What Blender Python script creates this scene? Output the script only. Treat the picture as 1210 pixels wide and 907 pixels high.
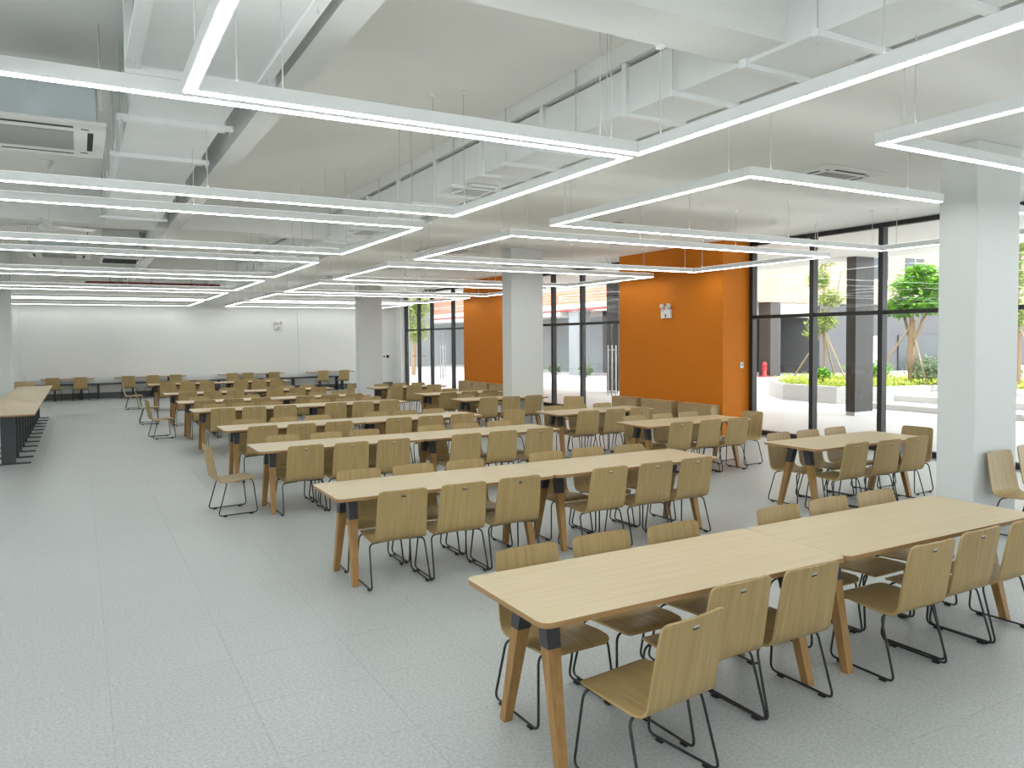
import bpy, math, random
from mathutils import Vector, Matrix
random.seed(7)
S = bpy.context.scene
for o in list(bpy.data.objects):
    bpy.data.objects.remove(o)
COL = S.collection
PI = math.pi

# ------------------------------------------------------------------ camera
EYE = 2.0
FPX, YAW, PITCH, ROLL, CY = 907.3, 0.51261, -0.03895, -0.008236, 435.86
def cam_axes():
    f = Vector((math.sin(YAW) * math.cos(PITCH), math.cos(YAW) * math.cos(PITCH), math.sin(PITCH)))
    r = Vector((math.cos(YAW), -math.sin(YAW), 0))
    u = r.cross(f)
    r2 = math.cos(ROLL) * r + math.sin(ROLL) * u
    u2 = -math.sin(ROLL) * r + math.cos(ROLL) * u
    return r2, u2, f
CR, CU, CF = cam_axes()
cd = bpy.data.cameras.new('camera')
cam = bpy.data.objects.new('camera', cd)
COL.objects.link(cam)
cam.matrix_world = Matrix(((CR.x, CU.x, -CF.x, 0), (CR.y, CU.y, -CF.y, 0), (CR.z, CU.z, -CF.z, EYE), (0, 0, 0, 1)))
cd.sensor_width = 36
cd.sensor_fit = 'HORIZONTAL'
cd.lens = 36 * FPX / 1210
cd.shift_y = (CY - 453.5) / 1210
cd.clip_end = 300
S.camera = cam
def proj(x, y, z):
    v = Vector((x, y, z - EYE))
    d = v.dot(CF)
    if d < .2:
        return None
    return 605 + FPX * v.dot(CR) / d, CY - FPX * v.dot(CU) / d, d

# ------------------------------------------------------------------ sky and exposure
w = bpy.data.worlds.new('overcast_sky')
S.world = w
w.use_nodes = True
bg = w.node_tree.nodes['Background']
bg.inputs[0].default_value = (0.95, 0.98, 1.0, 1)
bg.inputs[1].default_value = 5.4
S.view_settings.view_transform = 'Standard'
S.view_settings.look = 'None'
S.view_settings.gamma = 1
S.view_settings.use_curve_mapping = False
S.view_settings.exposure = 0.17
LED = 16.0
CEIL_FILL = 3.3          # radiance of strips added on the bars to brighten the ceiling          # radiance of the light strips

# ------------------------------------------------------------------ materials
MATS = {}
def nmat(name):
    m = bpy.data.materials.new(name)
    m.use_nodes = True
    return m, m.node_tree.nodes, m.node_tree.links, m.node_tree.nodes['Principled BSDF']
def plain(name, col, rough=.6, metal=0, spec=.5, var=0.0, scale=4.0, bump=0.0, bscale=60):
    if name in MATS: return MATS[name]
    m, N, L, b = nmat(name)
    b.inputs['Base Color'].default_value = (*col, 1)
    b.inputs['Roughness'].default_value = rough
    b.inputs['Metallic'].default_value = metal
    b.inputs['Specular IOR Level'].default_value = spec
    if var or bump:
        tc = N.new('ShaderNodeTexCoord')
    if var:
        n = N.new('ShaderNodeTexNoise'); n.inputs['Scale'].default_value = scale; n.inputs['Detail'].default_value = 4
        L.new(tc.outputs['Object'], n.inputs['Vector'])
        r = N.new('ShaderNodeMapRange')
        r.inputs[1].default_value = .3; r.inputs[2].default_value = .7
        r.inputs[3].default_value = 1 - var; r.inputs[4].default_value = 1 + var * .5
        L.new(n.outputs[0], r.inputs[0])
        h = N.new('ShaderNodeVectorMath'); h.operation = 'SCALE'
        h.inputs[0].default_value = col
        L.new(r.outputs[0], h.inputs['Scale'])
        L.new(h.outputs[0], b.inputs['Base Color'])
    if bump:
        n = N.new('ShaderNodeTexNoise'); n.inputs['Scale'].default_value = bscale; n.inputs['Detail'].default_value = 3
        L.new(tc.outputs['Object'], n.inputs['Vector'])
        bp = N.new('ShaderNodeBump'); bp.inputs['Strength'].default_value = bump; bp.inputs['Distance'].default_value = .01
        L.new(n.outputs[0], bp.inputs['Height']); L.new(bp.outputs[0], b.inputs['Normal'])
    MATS[name] = m
    return m
def wood(name, c0, c1, scl, rough=.45, rnd=.08):
    m, N, L, b = nmat(name)
    tc = N.new('ShaderNodeTexCoord')
    mp = N.new('ShaderNodeMapping'); mp.inputs['Scale'].default_value = scl
    oi = N.new('ShaderNodeObjectInfo')
    cx = N.new('ShaderNodeCombineXYZ')
    mu = N.new('ShaderNodeMath'); mu.operation = 'MULTIPLY'; mu.inputs[1].default_value = 37
    L.new(oi.outputs['Random'], mu.inputs[0])
    for i in range(3): L.new(mu.outputs[0], cx.inputs[i])
    ad = N.new('ShaderNodeVectorMath'); ad.operation = 'ADD'
    L.new(tc.outputs['Object'], mp.inputs[0]); L.new(mp.outputs[0], ad.inputs[0]); L.new(cx.outputs[0], ad.inputs[1])
    n = N.new('ShaderNodeTexNoise'); n.inputs['Scale'].default_value = 1; n.inputs['Detail'].default_value = 6
    n.inputs['Roughness'].default_value = .6
    L.new(ad.outputs[0], n.inputs['Vector'])
    cr = N.new('ShaderNodeValToRGB')
    cr.color_ramp.elements[0].position = .32; cr.color_ramp.elements[0].color = (*c0, 1)
    cr.color_ramp.elements[1].position = .68; cr.color_ramp.elements[1].color = (*c1, 1)
    L.new(n.outputs[0], cr.inputs[0])
    r = N.new('ShaderNodeMapRange'); r.inputs[3].default_value = 1 - rnd; r.inputs[4].default_value = 1 + rnd * .6
    L.new(oi.outputs['Random'], r.inputs[0])
    sc = N.new('ShaderNodeVectorMath'); sc.operation = 'SCALE'
    L.new(cr.outputs[0], sc.inputs[0]); L.new(r.outputs[0], sc.inputs['Scale'])
    L.new(sc.outputs[0], b.inputs['Base Color'])
    b.inputs['Roughness'].default_value = rough
    b.inputs['Specular IOR Level'].default_value = .35
    MATS[name] = m
    return m
def terrazzo(name):
    m, N, L, b = nmat(name)
    g = N.new('ShaderNodeNewGeometry')
    n = N.new('ShaderNodeTexNoise'); n.inputs['Scale'].default_value = 55; n.inputs['Detail'].default_value = 5; n.inputs['Roughness'].default_value = .85
    L.new(g.outputs['Position'], n.inputs['Vector'])
    cr = N.new('ShaderNodeValToRGB')
    cr.color_ramp.elements[0].position = .36; cr.color_ramp.elements[0].color = (.315, .335, .335, 1)
    cr.color_ramp.elements[1].position = .66; cr.color_ramp.elements[1].color = (.54, .56, .555, 1)
    L.new(n.outputs[0], cr.inputs[0])
    n2 = N.new('ShaderNodeTexNoise'); n2.inputs['Scale'].default_value = .8; n2.inputs['Detail'].default_value = 3
    L.new(g.outputs['Position'], n2.inputs['Vector'])
    r = N.new('ShaderNodeMapRange'); r.inputs[3].default_value = .93; r.inputs[4].default_value = 1.05
    L.new(n2.outputs[0], r.inputs[0])
    oi = N.new('ShaderNodeObjectInfo')
    r2 = N.new('ShaderNodeMapRange'); r2.inputs[3].default_value = .985; r2.inputs[4].default_value = 1.01
    L.new(oi.outputs['Random'], r2.inputs[0])
    mm = N.new('ShaderNodeMath'); mm.operation = 'MULTIPLY'
    L.new(r.outputs[0], mm.inputs[0]); L.new(r2.outputs[0], mm.inputs[1])
    sc = N.new('ShaderNodeVectorMath'); sc.operation = 'SCALE'
    L.new(cr.outputs[0], sc.inputs[0]); L.new(mm.outputs[0], sc.inputs['Scale'])
    L.new(sc.outputs[0], b.inputs['Base Color'])
    rr = N.new('ShaderNodeMapRange'); rr.inputs[3].default_value = .30; rr.inputs[4].default_value = .44
    L.new(n2.outputs[0], rr.inputs[0]); L.new(rr.outputs[0], b.inputs['Roughness'])
    b.inputs['Specular IOR Level'].default_value = .45
    MATS[name] = m
    return m
def brickmat(name, c1, c2, mortar):
    m, N, L, b = nmat(name)
    tc = N.new('ShaderNodeTexCoord')
    mp = N.new('ShaderNodeMapping')
    sx = N.new('ShaderNodeSeparateXYZ'); cx = N.new('ShaderNodeCombineXYZ'); ad = N.new('ShaderNodeMath')
    L.new(tc.outputs['Object'], sx.inputs[0]); L.new(sx.outputs[0], ad.inputs[0]); L.new(sx.outputs[1], ad.inputs[1])
    L.new(ad.outputs[0], cx.inputs[0]); L.new(sx.outputs[2], cx.inputs[1])
    t = N.new('ShaderNodeTexBrick'); t.inputs['Scale'].default_value = 1
    t.inputs['Color1'].default_value = (*c1, 1); t.inputs['Color2'].default_value = (*c2, 1); t.inputs['Mortar'].default_value = (*mortar, 1)
    t.inputs['Mortar Size'].default_value = .012; t.inputs['Brick Width'].default_value = .6; t.inputs['Row Height'].default_value = .16
    L.new(cx.outputs[0], t.inputs['Vector']); L.new(t.outputs[0], b.inputs['Base Color'])
    b.inputs['Roughness'].default_value = .85
    MATS[name] = m
    return m
def glassmat(name, tint=(.93, .95, .95)):
    m, N, L, b = nmat(name)
    N.remove(b)
    out = N['Material Output']
    tr = N.new('ShaderNodeBsdfTransparent'); tr.inputs[0].default_value = (*tint, 1)
    gl = N.new('ShaderNodeBsdfGlossy'); gl.inputs['Roughness'].default_value = .02
    ge = N.new('ShaderNodeNewGeometry')
    dt = N.new('ShaderNodeVectorMath'); dt.operation = 'DOT_PRODUCT'
    L.new(ge.outputs['Normal'], dt.inputs[0]); L.new(ge.outputs['Incoming'], dt.inputs[1])
    prev = dt.outputs['Value']
    for op, val, rev in (('ABSOLUTE', 0, 0), ('SUBTRACT', 1.0, 1), ('POWER', 5.0, 0), ('MULTIPLY', .96, 0), ('ADD', .04, 0)):
        q = N.new('ShaderNodeMath'); q.operation = op
        L.new(prev, q.inputs[1 if rev else 0])
        if op != 'ABSOLUTE': q.inputs[0 if rev else 1].default_value = val
        prev = q.outputs[0]
    mx = N.new('ShaderNodeMixShader')
    L.new(prev, mx.inputs[0]); L.new(tr.outputs[0], mx.inputs[1]); L.new(gl.outputs[0], mx.inputs[2])
    L.new(mx.outputs[0], out.inputs[0])
    MATS[name] = m
    return m
def emit(name, col, s):
    m, N, L, b = nmat(name)
    b.inputs['Base Color'].default_value = (.9, .9, .9, 1)
    b.inputs['Emission Color'].default_value = (*col, 1)
    b.inputs['Emission Strength'].default_value = s
    MATS[name] = m
    return m
def leafmat(name, c0, c1):
    m, N, L, b = nmat(name)
    g = N.new('ShaderNodeNewGeometry')
    cr = N.new('ShaderNodeValToRGB')
    cr.color_ramp.elements[0].color = (*c0, 1); cr.color_ramp.elements[1].color = (*c1, 1)
    L.new(g.outputs['Random Per Island'], cr.inputs[0])
    L.new(cr.outputs[0], b.inputs['Base Color'])
    b.inputs['Roughness'].default_value = .55
    b.inputs['Subsurface Weight'].default_value = 0
    tl = N.new('ShaderNodeBsdfTranslucent'); L.new(cr.outputs[0], tl.inputs[0])
    mx = N.new('ShaderNodeMixShader'); mx.inputs[0].default_value = .35
    L.new(b.outputs[0], mx.inputs[1]); L.new(tl.outputs[0], mx.inputs[2])
    L.new(mx.outputs[0], N['Material Output'].inputs[0])
    MATS[name] = m
    return m

M_WALL = plain('white_wall_paint', (.80, .80, .775), .75, var=.02, scale=.6)
M_COLUMN = plain('white_column_paint', (.67, .69, .68), .55, var=.015, scale=.7)
M_CEIL = plain('white_ceiling_paint', (.84, .835, .80), .85, var=.035, scale=.9, bump=.05, bscale=8)
M_BEAM = plain('white_beam_paint', (.84, .845, .83), .85, var=.03, scale=1.1)
M_ORANGE = plain('orange_wall_paint', (.58, .168, .005), .68, spec=.25, var=.03, scale=.8)
M_DARKBASE = plain('grey_baseboard', (.12, .125, .12), .6)
M_OAK = wood('oak_veneer_chair', (.325, .222, .092), (.43, .308, .138), (55, 2.2, 2.2))
M_TOP = wood('light_oak_laminate', (.505, .40, .24), (.56, .455, .285), (1.6, 30, 30), rough=.38, rnd=.03)
M_EDGE = wood('oak_edge_band', (.27, .155, .066), (.36, .22, .10), (2, 2, 60), rnd=.04)
M_LEG = wood('oiled_oak_leg', (.27, .145, .048), (.38, .215, .078), (40, 40, 1.6))
M_CAB = wood('oak_veneer_cabinet', (.36, .25, .12), (.46, .335, .175), (3, 3, 40))
M_BLACK = plain('black_steel', (.014, .014, .015), .42, spec=.5)
M_BRACKET = plain('charcoal_bracket', (.035, .037, .042), .45)
M_RUBBER = plain('black_rubber', (.012, .012, .012), .8)
M_FRAME = plain('dark_window_frame', (.018, .018, .017), .45)
M_LAMPBODY = plain('white_lamp_body', (.87, .885, .885), .4)
M_LED = emit('led_diffuser', (.96, 1.0, .985), LED)
M_CEIL_FILL = emit('added_ceiling_glow', (.98, 1.0, .97), CEIL_FILL)  # glow added to lift the ceiling brightness
M_CABLE = plain('white_cable', (.62, .62, .60), .5)
M_DUCT = plain('white_duct_paint', (.82, .845, .85), .5, var=.04, scale=2.2)
M_DUCT2 = plain('white_duct_flange', (.86, .88, .885), .45, var=.03, scale=5)
M_GALV = plain('galvanised_steel', (.50, .55, .57), .42, metal=.4, var=.12, scale=3)
M_ACWHITE = plain('white_plastic', (.72, .71, .68), .4)
M_DARK = plain('dark_slot', (.02, .02, .02), .8)
M_GRILLE = plain('grey_grille', (.30, .30, .29), .6)
M_STEEL = plain('brushed_steel', (.62, .61, .59), .28, metal=1)
M_GLASS = glassmat('window_glass')
M_RED = plain('red_paint', (.42, .02, .025), .4)
M_PIPE = plain('dull_red_pipe', (.16, .018, .016), .5)
M_GREEN = plain('exit_green', (.02, .28, .12), .5)
M_STONE = plain('pale_stone', (.58, .57, .55), .75, var=.06, scale=1.5)
M_PAVE = plain('pale_paving', (.62, .605, .59), .7, var=.05, scale=.5)
M_EXTCOL = plain('brown_grey_cladding', (.05, .045, .042), .6, var=.15, scale=2.5)
M_EXTDARK = plain('dark_grey_render', (.10, .095, .10), .7, var=.08, scale=1)
M_EXTGREY = plain('mid_grey_render', (.24, .25, .26), .7, var=.06, scale=1)
M_EXTGLASS = plain('dark_shop_glass', (.02, .026, .03), .12)
M_EXTSOFFIT = plain('white_soffit', (.78, .77, .74), .8)
M_BRICKP = brickmat('pale_brick', (.37, .285, .215), (.33, .25, .19), (.40, .32, .26))
M_BRICKO = brickmat('orange_brick', (.52, .20, .12), (.44, .16, .10), (.60, .45, .36))
M_WHITEDOOR = plain('white_door_paint', (.72, .72, .68), .5)
M_LEAF1 = leafmat('pale_green_leaf', (.20, .30, .05), (.50, .55, .16))
M_LEAF2 = leafmat('bright_green_leaf', (.07, .27, .02), (.28, .52, .05))
M_LEAF3 = leafmat('yellow_green_leaf', (.30, .42, .03), (.70, .74, .14))
M_LEAF4 = leafmat('grey_green_leaf', (.12, .20, .09), (.35, .42, .26))
M_BARK = plain('tree_bark', (.30, .20, .12), .85, var=.2, scale=12)
M_STAKE = plain('bamboo_stake', (.42, .31, .19), .7, var=.15, scale=9)
M_SOIL = plain('planter_soil', (.07, .05, .03), .9)
M_TILE = terrazzo('grey_terrazzo_vinyl')
M_GROUT = plain('floor_joint', (.25, .265, .265), .8)

# ------------------------------------------------------------------ mesh helpers
class MB:
    def __init__(s):
        s.v = []; s.f = []; s.m = []; s.sm = []
    def add(s, vs, fs, mi=0, smooth=False):
        b = len(s.v)
        s.v += [tuple(p) for p in vs]
        for f in fs:
            s.f.append(tuple(b + i for i in f)); s.m.append(mi); s.sm.append(smooth)
    def box(s, x0, x1, y0, y1, z0, z1, mi=0):
        s.add([(x0, y0, z0), (x1, y0, z0), (x1, y1, z0), (x0, y1, z0), (x0, y0, z1), (x1, y0, z1), (x1, y1, z1), (x0, y1, z1)],
              [(3, 2, 1, 0), (4, 5, 6, 7), (0, 1, 5, 4), (1, 2, 6, 5), (2, 3, 7, 6), (3, 0, 4, 7)], mi)
        return s
    def bbox(s, x0, x1, y0, y1, z0, z1, c=.004, mi=0):
        """box with chamfered edges (all 12)"""
        xs = (x0, x1); ys = (y0, y1); zs = (z0, z1)
        vs = []; idx = {}
        for i in (0, 1):
            for j in (0, 1):
                for k in (0, 1):
                    sx = 1 if i == 0 else -1; sy = 1 if j == 0 else -1; sz = 1 if k == 0 else -1
                    X, Y, Z = xs[i], ys[j], zs[k]
                    for a, p in (('x', (X, Y + sy * c, Z + sz * c)), ('y', (X + sx * c, Y, Z + sz * c)), ('z', (X + sx * c, Y + sy * c, Z))):
                        idx[(i, j, k, a)] = len(vs); vs.append(p)
        F = []
        q = lambda *t: F.append([idx[a] for a in t])
        for i in (0, 1):
            q((i, 0, 0, 'x'), (i, 1, 0, 'x'), (i, 1, 1, 'x'), (i, 0, 1, 'x'))
            q((0, i, 0, 'y'), (1, i, 0, 'y'), (1, i, 1, 'y'), (0, i, 1, 'y'))
            q((0, 0, i, 'z'), (1, 0, i, 'z'), (1, 1, i, 'z'), (0, 1, i, 'z'))
        for j in (0, 1):
            for k in (0, 1):
                q((0, j, k, 'y'), (1, j, k, 'y'), (1, j, k, 'z'), (0, j, k, 'z'))
                q((j, 0, k, 'x'), (j, 1, k, 'x'), (j, 1, k, 'z'), (j, 0, k, 'z'))
                q((j, k, 0, 'x'), (j, k, 1, 'x'), (j, k, 1, 'y'), (j, k, 0, 'y'))
        for i in (0, 1):
            for j in (0, 1):
                for k in (0, 1):
                    q((i, j, k, 'x'), (i, j, k, 'y'), (i, j, k, 'z'))
        cen = Vector(((x0 + x1) / 2, (y0 + y1) / 2, (z0 + z1) / 2))
        G = []
        for f in F:
            p = [Vector(vs[t]) for t in f]
            n = (p[1] - p[0]).cross(p[2] - p[0])
            G.append(f if n.dot(sum(p, Vector()) / len(p) - cen) > 0 else f[::-1])
        s.add(vs, G, mi)
        return s
    def tube(s, pts, r, n=6, mi=0, cap=True, closed=False):
        P = [Vector(p) for p in pts]
        R = r if isinstance(r, (list, tuple)) else [r] * len(P)
        ref = None; rings = []
        for i, p in enumerate(P):
            a = P[i - 1] if i else P[0]; b = P[i + 1] if i < len(P) - 1 else P[-1]
            t = (b - a).normalized()
            if ref is None:
                ref = Vector((0, 0, 1)) if abs(t.z) < .9 else Vector((1, 0, 0))
            u = (ref - t * ref.dot(t)).normalized()
            ref = u
            v = t.cross(u)
            rings.append([p + (u * math.cos(2 * PI * k / n) + v * math.sin(2 * PI * k / n)) * R[i] for k in range(n)])
        vs = [q for ring in rings for q in ring]
        fs = []
        for i in range(len(P) - 1):
            for k in range(n):
                k2 = (k + 1) % n
                fs.append((i * n + k, i * n + k2, (i + 1) * n + k2, (i + 1) * n + k))
        s.add(vs, fs, mi, True)
        if cap:
            s.add(rings[0], [tuple(range(n))[::-1]], mi); s.add(rings[-1], [tuple(range(n))], mi)
        return s
    def lathe(s, prof, c=(0, 0, 0), n=16, mi=0, axis='z'):
        vs = []
        for r, z in prof:
            for k in range(n):
                a = 2 * PI * k / n
                p = (r * math.cos(a), r * math.sin(a), z)
                if axis == 'y': p = (p[0], z, -p[1])
                if axis == 'x': p = (z, p[0], p[1])
                vs.append((c[0] + p[0], c[1] + p[1], c[2] + p[2]))
        fs = []
        for i in range(len(prof) - 1):
            for k in range(n):
                k2 = (k + 1) % n
                fs.append((i * n + k, i * n + k2, (i + 1) * n + k2, (i + 1) * n + k))
        s.add(vs, fs, mi, True)
        s.add(vs[:n], [tuple(range(n))[::-1]], mi); s.add(vs[-n:], [tuple(range(n))], mi)
        return s
    def prism(s, poly, z0, z1, mi_side=0, mi_top=0, mi_bot=None):
        n = len(poly)
        lo = [(p[0], p[1], z0) for p in poly]; hi = [(p[0], p[1], z1) for p in poly]
        s.add(hi, [tuple(range(n))], mi_top)
        s.add(lo, [tuple(range(n))[::-1]], mi_side if mi_bot is None else mi_bot)
        s.add(lo + hi, [(i, (i + 1) % n, n + (i + 1) % n, n + i) for i in range(n)], mi_side)
        return s
    def frustum(s, a, b, ha, hb, mi=0):
        """square post from a to b with half sizes ha, hb (x,y)"""
        vs = []
        for c, (hx, hy) in ((a, ha), (b, hb)):
            vs += [(c[0] - hx, c[1] - hy, c[2]), (c[0] + hx, c[1] - hy, c[2]), (c[0] + hx, c[1] + hy, c[2]), (c[0] - hx, c[1] + hy, c[2])]
        s.add(vs, [(3, 2, 1, 0), (4, 5, 6, 7), (0, 1, 5, 4), (1, 2, 6, 5), (2, 3, 7, 6), (3, 0, 4, 7)], mi)
        return s
    def mesh(s, name, mats):
        me = bpy.data.meshes.new(name)
        me.from_pydata(s.v, [], s.f)
        for m in (mats if isinstance(mats, (list, tuple)) else [mats]):
            me.materials.append(m)
        me.polygons.foreach_set('material_index', s.m)
        me.polygons.foreach_set('use_smooth', s.sm)
        me.update()
        return me
    def build(s, name, mats, parent=None, loc=(0, 0, 0), rz=0):
        return link(name, s.mesh(name, mats), parent, loc, rz)
def link(name, me, parent=None, loc=(0, 0, 0), rz=0):
    o = bpy.data.objects.new(name, me)
    COL.objects.link(o)
    o.location = loc; o.rotation_euler = (0, 0, rz)
    if parent: o.parent = parent
    return o
def tag(o, label, cat, group=None, kind=None):
    o['label'] = label; o['category'] = cat
    if group: o['group'] = group
    if kind: o['kind'] = kind
    return o
def thing(name, label, cat, loc=(0, 0, 0), rz=0, group=None):
    o = link(name, None, None, loc, rz)
    return tag(o, label, cat, group)
def struct(o, label=None):
    o['kind'] = 'structure'
    if label: o['label'] = label
    return o
def copy_tree(src, parent=None):
    c = src.copy(); COL.objects.link(c); c.parent = parent
    for ch in src.children:
        copy_tree(ch, c)
    return c
def fillet(pts, r, n=4):
    P = [Vector(p) for p in pts]
    out = [P[0]]
    for i in range(1, len(P) - 1):
        a, b, c = P[i - 1], P[i], P[i + 1]
        u = (a - b); v = (c - b)
        d = min(r, u.length * .45, v.length * .45)
        p0 = b + u.normalized() * d; p2 = b + v.normalized() * d
        for k in range(n + 1):
            t = k / n
            out.append(p0 * (1 - t) ** 2 + b * 2 * t * (1 - t) + p2 * t * t)
    out.append(P[-1])
    return out
def rrect(x0, x1, y0, y1, r, n=5):
    out = []
    for cx, cy, a0 in ((x1 - r, y0 + r, -PI / 2), (x1 - r, y1 - r, 0), (x0 + r, y1 - r, PI / 2), (x0 + r, y0 + r, PI)):
        for k in range(n + 1):
            a = a0 + PI / 2 * k / n
            out.append((cx + r * math.cos(a), cy + r * math.sin(a)))
    return out
ORD = ['', 'first', 'second', 'third', 'fourth', 'fifth', 'sixth', 'seventh', 'eighth', 'ninth', 'tenth', 'eleventh', 'twelfth']

# ------------------------------------------------------------------ room shell
XL, XR, YF, YB = -7.0, 12.1, -4.0, 31.4
HS, HC, XS = 4.6, 3.95, 5.1          # slab height, soffit height, soffit edge
floor = struct(MB().box(XL - .2, XR + .15, YF - .2, YB + .2, -.25, -.003).build('floor', M_GROUT), 'pale grey speckled floor of the dining hall')
T = .685
tm = MB().box(0, T - .0014, 0, T - .0014, -.0029, 0).mesh('floor_tile', M_TILE)
tiles = []
k = -10
xs = [-.585 + T * i for i in range(-10, 20)]
ys = [7.08 + T * j for j in range(-17, 37)]
near = []; rest = []
for x in xs:
    for y in ys:
        if x < XL or y < YF: continue
        if x + T > XR or y + T > YB:
            rest.append((x, y, min(T - .0014, XR - x), min(T - .0014, YB - y))); continue
        p = proj(x + T / 2, y + T / 2, 0)
        if p and -60 < p[0] < 1270 and -60 < p[1] < 960: near.append((p[2], x, y))
        else: rest.append((x, y, T - .0014, T - .0014))
near.sort()
for d, x, y in near[:300]:
    link('floor_tile', tm, floor, (x, y, 0))
rb = MB()
for d, x, y in near[300:]:
    rb.box(x, x + T - .0014, y, y + T - .0014, -.0029, 0)
for x, y, a, b in rest:
    if a > .02 and b > .02: rb.box(x, x + a, y, y + b, -.0029, 0)
fo = rb.build('floor_tiles', M_TILE, floor); fo['kind'] = 'stuff'

ceil = struct(MB().box(XL - .2, XS, YF - .2, YB + .2, HS, HS + .25).build('ceiling', M_CEIL), 'white painted ceiling, raised over the aisle and lowered by the windows')
MB().box(XS, XR + .2, YF - .2, YB + .2, HC, HS + .25).build('soffit', M_CEIL, ceil)
for y0, y1 in ((3.76, 4.22), (15.0, 15.45), (25.0, 25.45)):
    MB().box(XL, XS, y0, y1, 4.03, HS).build('beam', M_BEAM, ceil)
ylim = [YF, 3.76, 4.22, 15.0, 15.45, 25.0, 25.45, YB]
for i in range(0, 8, 2):
    for x0 in (1.43, -3.6):
        MB().box(x0, x0 + .22, ylim[i], ylim[i + 1], 4.03, HS).build('beam', M_BEAM, ceil)

MB().box(4.27, XS, YF, YB, 4.44, HS).build('beam', M_BEAM, ceil)
wb = struct(MB().box(XL - .2, XR + .2, YB + .02, YB + .2, 0, HS).build('wall_back', M_WALL), 'long white back wall with faint panel joints')
for x0, x1 in ((XL, -1.80), (-1.795, 7.72), (7.725, XR)):
    MB().box(x0, x1 - .006, YB, YB + .02, 0, HS).build('panel', M_WALL, wb)
wl = struct(MB().box(XL - .2, XL, 9.0, YB, 0, HS).build('wall_left', M_WALL), 'white wall on the aisle side with unseen windows added for light')
MB().box(XL - .2, XL, YF - .2, 9.0, HC - .1, HS).build('panel', M_WALL, wl)
MB().box(XL - .2, XL, YF - .2, 9.0, 0, 1.7).build('panel', M_WALL, wl)
for i in range(11):  # out-of-view windows added to bring in light from the left
    y = YF + .04 + i * (13.0 - .08) / 10
    MB().box(XL - .16, XL - .02, y - .04, y + .04, 1.7, HC - .1).build('mullion', M_FRAME, wl)
    if i < 10: MB().box(XL - .1, XL - .09, y + .04, y + (13.0 - .08) / 10 - .04, 1.7, HC - .1).build('pane', M_GLASS, wl)
wf = struct(MB().box(XL, XR + .2, YF - .2, YF, HC - .1, HS).build('wall_front', M_WALL), 'unseen wall behind the viewer with windows added for light')
MB().box(4.4, XR + .2, YF - .2, YF, 0, HC - .1).build('panel', M_WALL, wf)
MB().box(XL, 4.4, YF - .2, YF, 0, 2.3).build('panel', M_WALL, wf)
NP = 8  # out-of-view high windows added to light surfaces facing the viewer
for i in range(NP + 1):
    st_ = (4.4 - XL - .08) / NP
    x = XL + .04 + i * st_
    MB().box(x - .04, x + .04, YF - .16, YF - .02, 2.3, HC - .1).build('mullion', M_FRAME, wf)
    if i < NP: MB().box(x + .04, x + st_ - .04, YF - .1, YF - .09, 2.3, HC - .1).build('pane', M_GLASS, wf)
struct(MB().box(XL, XR - .35, YB - .02, YB - .0005, 0, .2).build('baseboard_back', M_DARKBASE), 'dark grey baseboard along the back wall')
struct(MB().box(XR + .02, XR + .2, YF, YB, HC, HS + .25).build('wall_window_head', M_WALL))
struct(MB().box(11.9, XR + .2, 30.75, YB, 0, HC).build('wall_corner', M_WALL), 'white wall return beside the far glass doors')
for n, (y0, y1) in enumerate(((11.46, 14.87), (20.1, 23.48))):
    struct(MB().box(11.35, XR + .16, y0, y1, 0, HC).build('wall_orange', M_ORANGE),
           ('orange painted wall block nearest the viewer, with an emergency light', 'orange painted wall block behind the middle white column')[n])
# columns
for n, (x0, x1, y0, y1, zt, lab) in enumerate(((7.85, 8.63, 4.445, 4.835, HC, 'square white column nearest the viewer at right'), (8.1, 8.9, 14.4, 14.81, HC, 'white column in the middle of the hall'),
        (8.1, 8.9, 24.7, 25.1, HC, 'white column nearest the back wall'), (-2.39, -1.59, 24.7, 25.1, HS, 'white column at the left edge beside the long table'),)):
    struct(MB().bbox(x0, x1, y0, y1, 0, zt, .008).build('column', M_COLUMN), lab)

# ------------------------------------------------------------------ glazing
ZT, ZH = 2.41, 3.87
def handle(parent, x, y):
    h = MB()
    for dx in (-.06, .06):
        h.tube([(x + dx, y, .5), (x + dx, y, 1.82)], .016, 8)
    for z in (.62, 1.7):
        h.tube([(x - .06, y, z), (x + .06, y, z)], .009, 6)
    return h.build('handle', M_STEEL, parent)
def glazing(n, y0, y1, mull, doors=(), label=''):
    """doors: list of (ya, yb, leaves)"""
    w = struct(link('window_%d' % n, None), label)
    xf, xb = XR, XR + .11
    MB().box(xf, xb, y0, y1, ZH, HC).build('head_frame', M_FRAME, w)
    edges = sorted(mull)
    for m in edges:
        MB().box(xf - .02, xb, m - .045, m + .045, 0, ZH).build('mullion', M_FRAME, w)
    for a, b in zip(edges[:-1], edges[1:]):
        a += .045; b -= .045
        MB().box(xf + .01, xb - .01, a, b, ZT - .035, ZT + .035).build('transom', M_FRAME, w)
        MB().box(xf + .05, xf + .06, a, b, ZT + .035, ZH).build('pane', M_GLASS, w)
        isdoor = any(abs(da - (a - .045)) < .01 for da, db, lv in doors)
        if not isdoor:
            MB().box(xf, xb, a, b, 0, .1).build('sill', M_FRAME, w)
            MB().box(xf + .05, xf + .06, a, b, .1, ZT - .035).build('pane', M_GLASS, w)
    return w
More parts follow.
